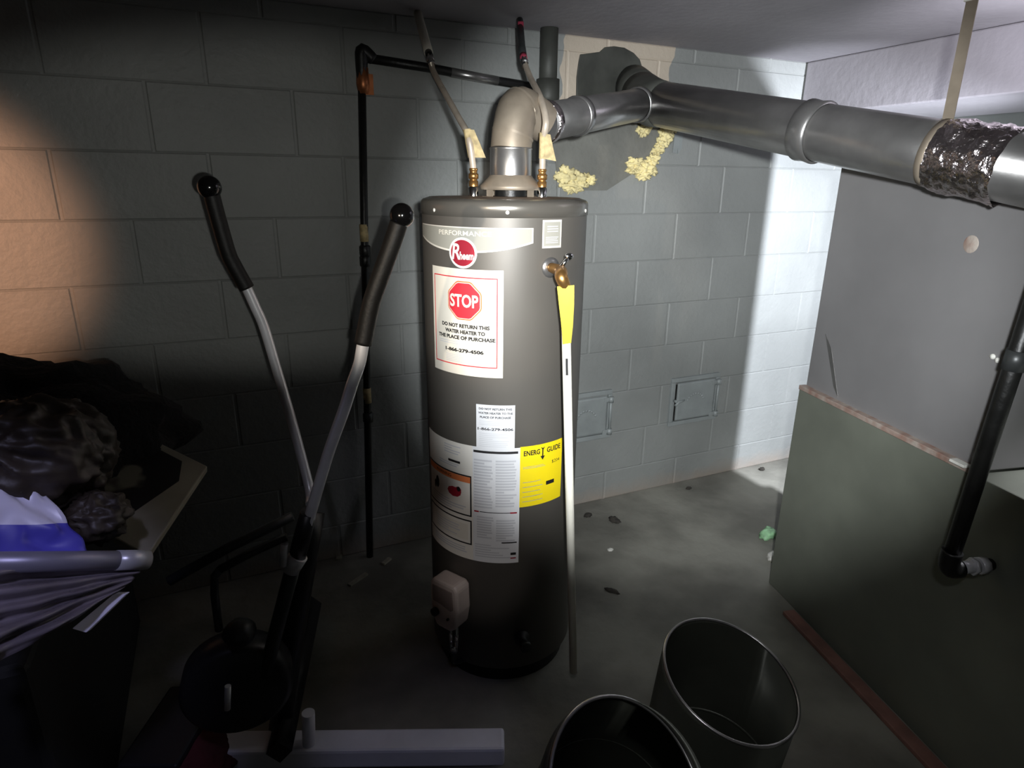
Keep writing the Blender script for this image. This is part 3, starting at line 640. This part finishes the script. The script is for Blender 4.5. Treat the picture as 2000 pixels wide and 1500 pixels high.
c = at(462, 1310, 1.40); fn = (RT*.35-V((FW.x, FW.y, 0)).normalized()).normalized()
m = MB(); m.lathe([(0, -.045), (.11, -.045), (.125, -.03), (.125, .03), (.11, .045), (0, .045)], c-V((0, 0, .03)), fn, 48); m.build('flywheel_cover', 'plasticb', t)
m = MB(); m.blob(at(468, 1235, 1.33), (.036, .036, .030), 3, .06); m.build('pivot_cap', 'dsteel', t)
m = MB(); m.tube([at(445, 1340, 1.28), at(444, 1385, 1.28)], .007, 10); m.build('bolt', 'steel', t)
m = MB(); p0, p1 = on_floor(300, 1466, .05), on_floor(985, 1458, .05); dv = (p1-p0).normalized(); dw = Z.cross(dv)
m.box((p0+p1)/2, dv*((p1-p0).length/2), dw*.036, Z*.03); m.build('base_bar', 'bar', t, bevel=.008)
m = MB(); m.tube([at(602, 1392, 1.40), at(604, 1470, 1.40)], .0165, 18); m.build('roller', 'bar', t)
m = MB(); p0 = on_floor(545, 1470, .10); p1 = on_floor(610, 1180, .06); m.tube([p0, p1], .032, 4); m.build('main_rail', 'plasticb', t)
m = MB(); p0 = on_floor(340, 1420, .12); m.box(p0, RT*.075, V((FW.x, FW.y, 0)).normalized()*.13, Z*.014); m.build('foot_pedal', 'plasticb', t, bevel=.008)

# ------------------------------------------------------------------ clutter at the left
def sheet(name, corners, nu, nv, amp, freq, matn, seed=0, fold=None, solid=.0015):
    A, B, C, Dd = [V(c) for c in corners]; m = MB(); nrm = (B-A).cross(Dd-A).normalized()
    if nrm.dot(EYE-A) < 0: nrm = -nrm
    vs_ = []
    for j in range(nv+1):
        for i in range(nu+1):
            u, v = i/nu, j/nv; p = A*(1-u)*(1-v)+B*u*(1-v)+C*u*v+Dd*(1-u)*v
            k = noise.noise(p*freq+V((seed, 0, 0)))*amp+noise.noise(p*freq*2.6+V((0, seed, 0)))*amp*.5
            if fold: k += fold(u, v)
            e = 1+.06*noise.noise(V((u*5, v*5, seed)))
            vs_.append(p+nrm*k+RT*(noise.noise(V((u*4, v*4, seed+9)))*.02))
    m.add(vs_, [(j*(nu+1)+i, j*(nu+1)+i+1, (j+1)*(nu+1)+i+1, (j+1)*(nu+1)+i) for j in range(nv) for i in range(nu)], True)
    return m.build(name, matn, None, solid=solid)
# dark trunk that carries the pile
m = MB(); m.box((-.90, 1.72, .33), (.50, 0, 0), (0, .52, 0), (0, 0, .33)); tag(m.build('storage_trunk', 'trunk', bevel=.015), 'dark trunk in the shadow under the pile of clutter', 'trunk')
# printed carton with its corner towards the heater
Cc, Ca, Cb = at(405, 910, 1.50), at(160, 790, 1.78), at(288, 1085, 1.27); Cd = Ca+Cb-Cc
nn = (Ca-Cc).cross(Cb-Cc).normalized()
if nn.z < 0: nn = -nn
t = thing('cardboard_box', tuple(Cc-nn*.08), 'flat printed cardboard box whose grey corner points towards the heater', 'box')
m = MB(); m.prism([Cc, Ca, Cd, Cb], -nn*.018); m.build('carton', 'cardp', t, bevel=.003)
ee1, ee2 = (Ca-Cc), (Cb-Cc); m = MB(); m.prism([Cc+ee1*a+ee2*b+nn*.0003 for a, b in [(.10, .28), (.16, .08), (.96, .05), (.96, .95), (.35, .95), (.22, .75)]], nn*.0006); m.build('printed_panel', 'card', t)
# black rough blanket at the back, brown crumpled bag in front of it
m = MB(); m.blob(at(10, 880, 1.75), (.36, .22, .20), 4, .22, 2.2, 48, 28); m.blob(at(70, 790, 1.85), (.14, .12, .05), 6, .3, 3, 30, 16); tag(m.build('black_blanket', 'fur'), 'heaped black fleece blanket against the warm lit wall', 'blanket')
m = MB(); m.blob(at(60, 890, 1.36), (.125, .12, .105), 9, .12, 1.6, 100, 60, None, .16); m.blob(at(190, 1010, 1.25), (.05, .05, .04), 12, .2, 2, 48, 30, None, .25)
tag(m.build('brown_bag', 'bag'), 'crumpled dark brown plastic bag on top of the pile', 'bag')
o = sheet('white_plastic_sheet', [at(-60, 905, 1.27), at(70, 945, 1.27), at(175, 1085, 1.18), at(-60, 1110, 1.14)], 30, 24, .02, 6, 'sheet', 3); o.data.materials.append(M['blue'])
for i, p in enumerate(o.data.polygons):
    u, v = (i % 30)/30, (i//30)/24
    if v > .58: p.material_index = 1
tag(o, 'bluish white plastic sheet draped over the pile', 'plastic sheet')
fold = lambda u, v: .012*math.sin(v*22+u*2)*(1-u*.7)
o = sheet('clear_plastic_wrap', [at(285, 1105, 1.20), at(235, 1155, 1.16), at(-60, 1330, 1.02), at(-60, 1112, 1.13)], 30, 44, .012, 8, 'film', 5, lambda u, v: .012*math.sin(u*30)*(.3+v)); tag(o, 'clear crinkled plastic wrap hanging below the grey pole', 'plastic wrap')
m = MB(); pa, pb = at(-70, 1100, 1.13), at(287, 1093, 1.20); m.tube([pa, pb], .0165, 20)
t = thing('grey_pole', tuple(pb), 'straight grey metal pole lying across the plastic sheets', 'pole'); m.build('shaft', 'pole', t)
m = MB(); m.tube([pb-(pb-pa).normalized()*.055, pb+(pb-pa).normalized()*.001], .0174, 20); m.build('end_sleeve', 'steel', t)
p = [at(140, 1228, 1.13), at(168, 1236, 1.13), at(247, 1160, 1.17), at(222, 1160, 1.17)]; m = MB(); m.prism(p, FW*.012); tag(m.build('wood_strip', 'sheet', bevel=.001), 'short bright white strip poking out below the pile', 'strip')
m = MB(); m.blob(V((-.25, 1.46, .06)), (.13, .16, .06), 21, .2, 2.4, 50, 24); tag(m.build('maroon_blanket', 'maroon'), 'dark maroon cloth heap on the floor at the lower left', 'cloth')

# ------------------------------------------------------------------ bits on the floor
def bit(name, px, py, size, matn, label, cat, seed, ang=0, flat=.35):
    p = on_floor(px, py); m = MB(); a = V((math.cos(ang), math.sin(ang), 0)); b = Z.cross(a)
    m.blob(p+Z*(size[2]*.55), size, seed, .4, 2.5, 18, 10, (a, b, Z)); return tag(m.build(name, matn), label, cat)
bit('green_wrapper', 1500, 1047, (.05, .03, .022), 'green', 'crumpled pale green wrapper on the floor at the furnace edge', 'wrapper', 2, .3)
bit('paper_scrap', 1508, 1090, (.035, .02, .014), 'chip', 'small pale scrap on the floor just below the green wrapper', 'scrap', 5, .5)
bit('dirt_clump', 1200, 1018, (.03, .02, .012), 'dirt', 'dark dirt clump on the floor right of the discharge pipe', 'dirt', 7, 1.9)
bit('dirt_clump', 1148, 1008, (.022, .014, .01), 'dirt', 'dark dirt crumb on the floor closest to the discharge pipe, near the wall', 'dirt', 8, .2)
bit('dirt_clump', 1195, 1155, (.03, .012, .006), 'dirt', 'flat dark dirt speck in the middle of the open concrete floor', 'dirt', 9, 2.2)
bit('mortar_crumb', 1192, 1075, (.014, .01, .006), 'chip', 'tiny pale crumb on the concrete floor in front of the dark clump', 'crumb', 10, 0)
bit('mortar_crumb', 1155, 972, (.03, .016, .010), 'chip', 'pale mortar crumb at the foot of the wall behind the discharge pipe', 'crumb', 11, .1)
bit('mortar_crumb', 1345, 955, (.016, .010, .008), 'dirt', 'dark crumb at the wall foot below the square clean-out door', 'crumb', 12, 0)
bit('mortar_crumb', 1488, 918, (.018, .012, .010), 'dirt', 'small dark crumb on the bright strip of floor beside the furnace', 'crumb', 13, 0)
def stick(pa, pb, wd, label):
    a, b = on_floor(*pa), on_floor(*pb); m = MB(); d = (b-a).normalized(); m.box((a+b)/2+Z*.004, d*((b-a).length/2), Z.cross(d)*wd, Z*.004); tag(m.build('wood_stick', 'stick', bevel=.001), label, 'stick')
stick((682, 1145), (716, 1122), .009, 'longer pale wood stick on the dark floor left of the heater')
stick((748, 1103), (762, 1092), .009, 'short pale wood stick on the dark floor right of the gas pipe foot')
stick((662, 1095), (664, 1062), .012, 'upright looking pale stick on the dark floor left of the gas pipe foot')
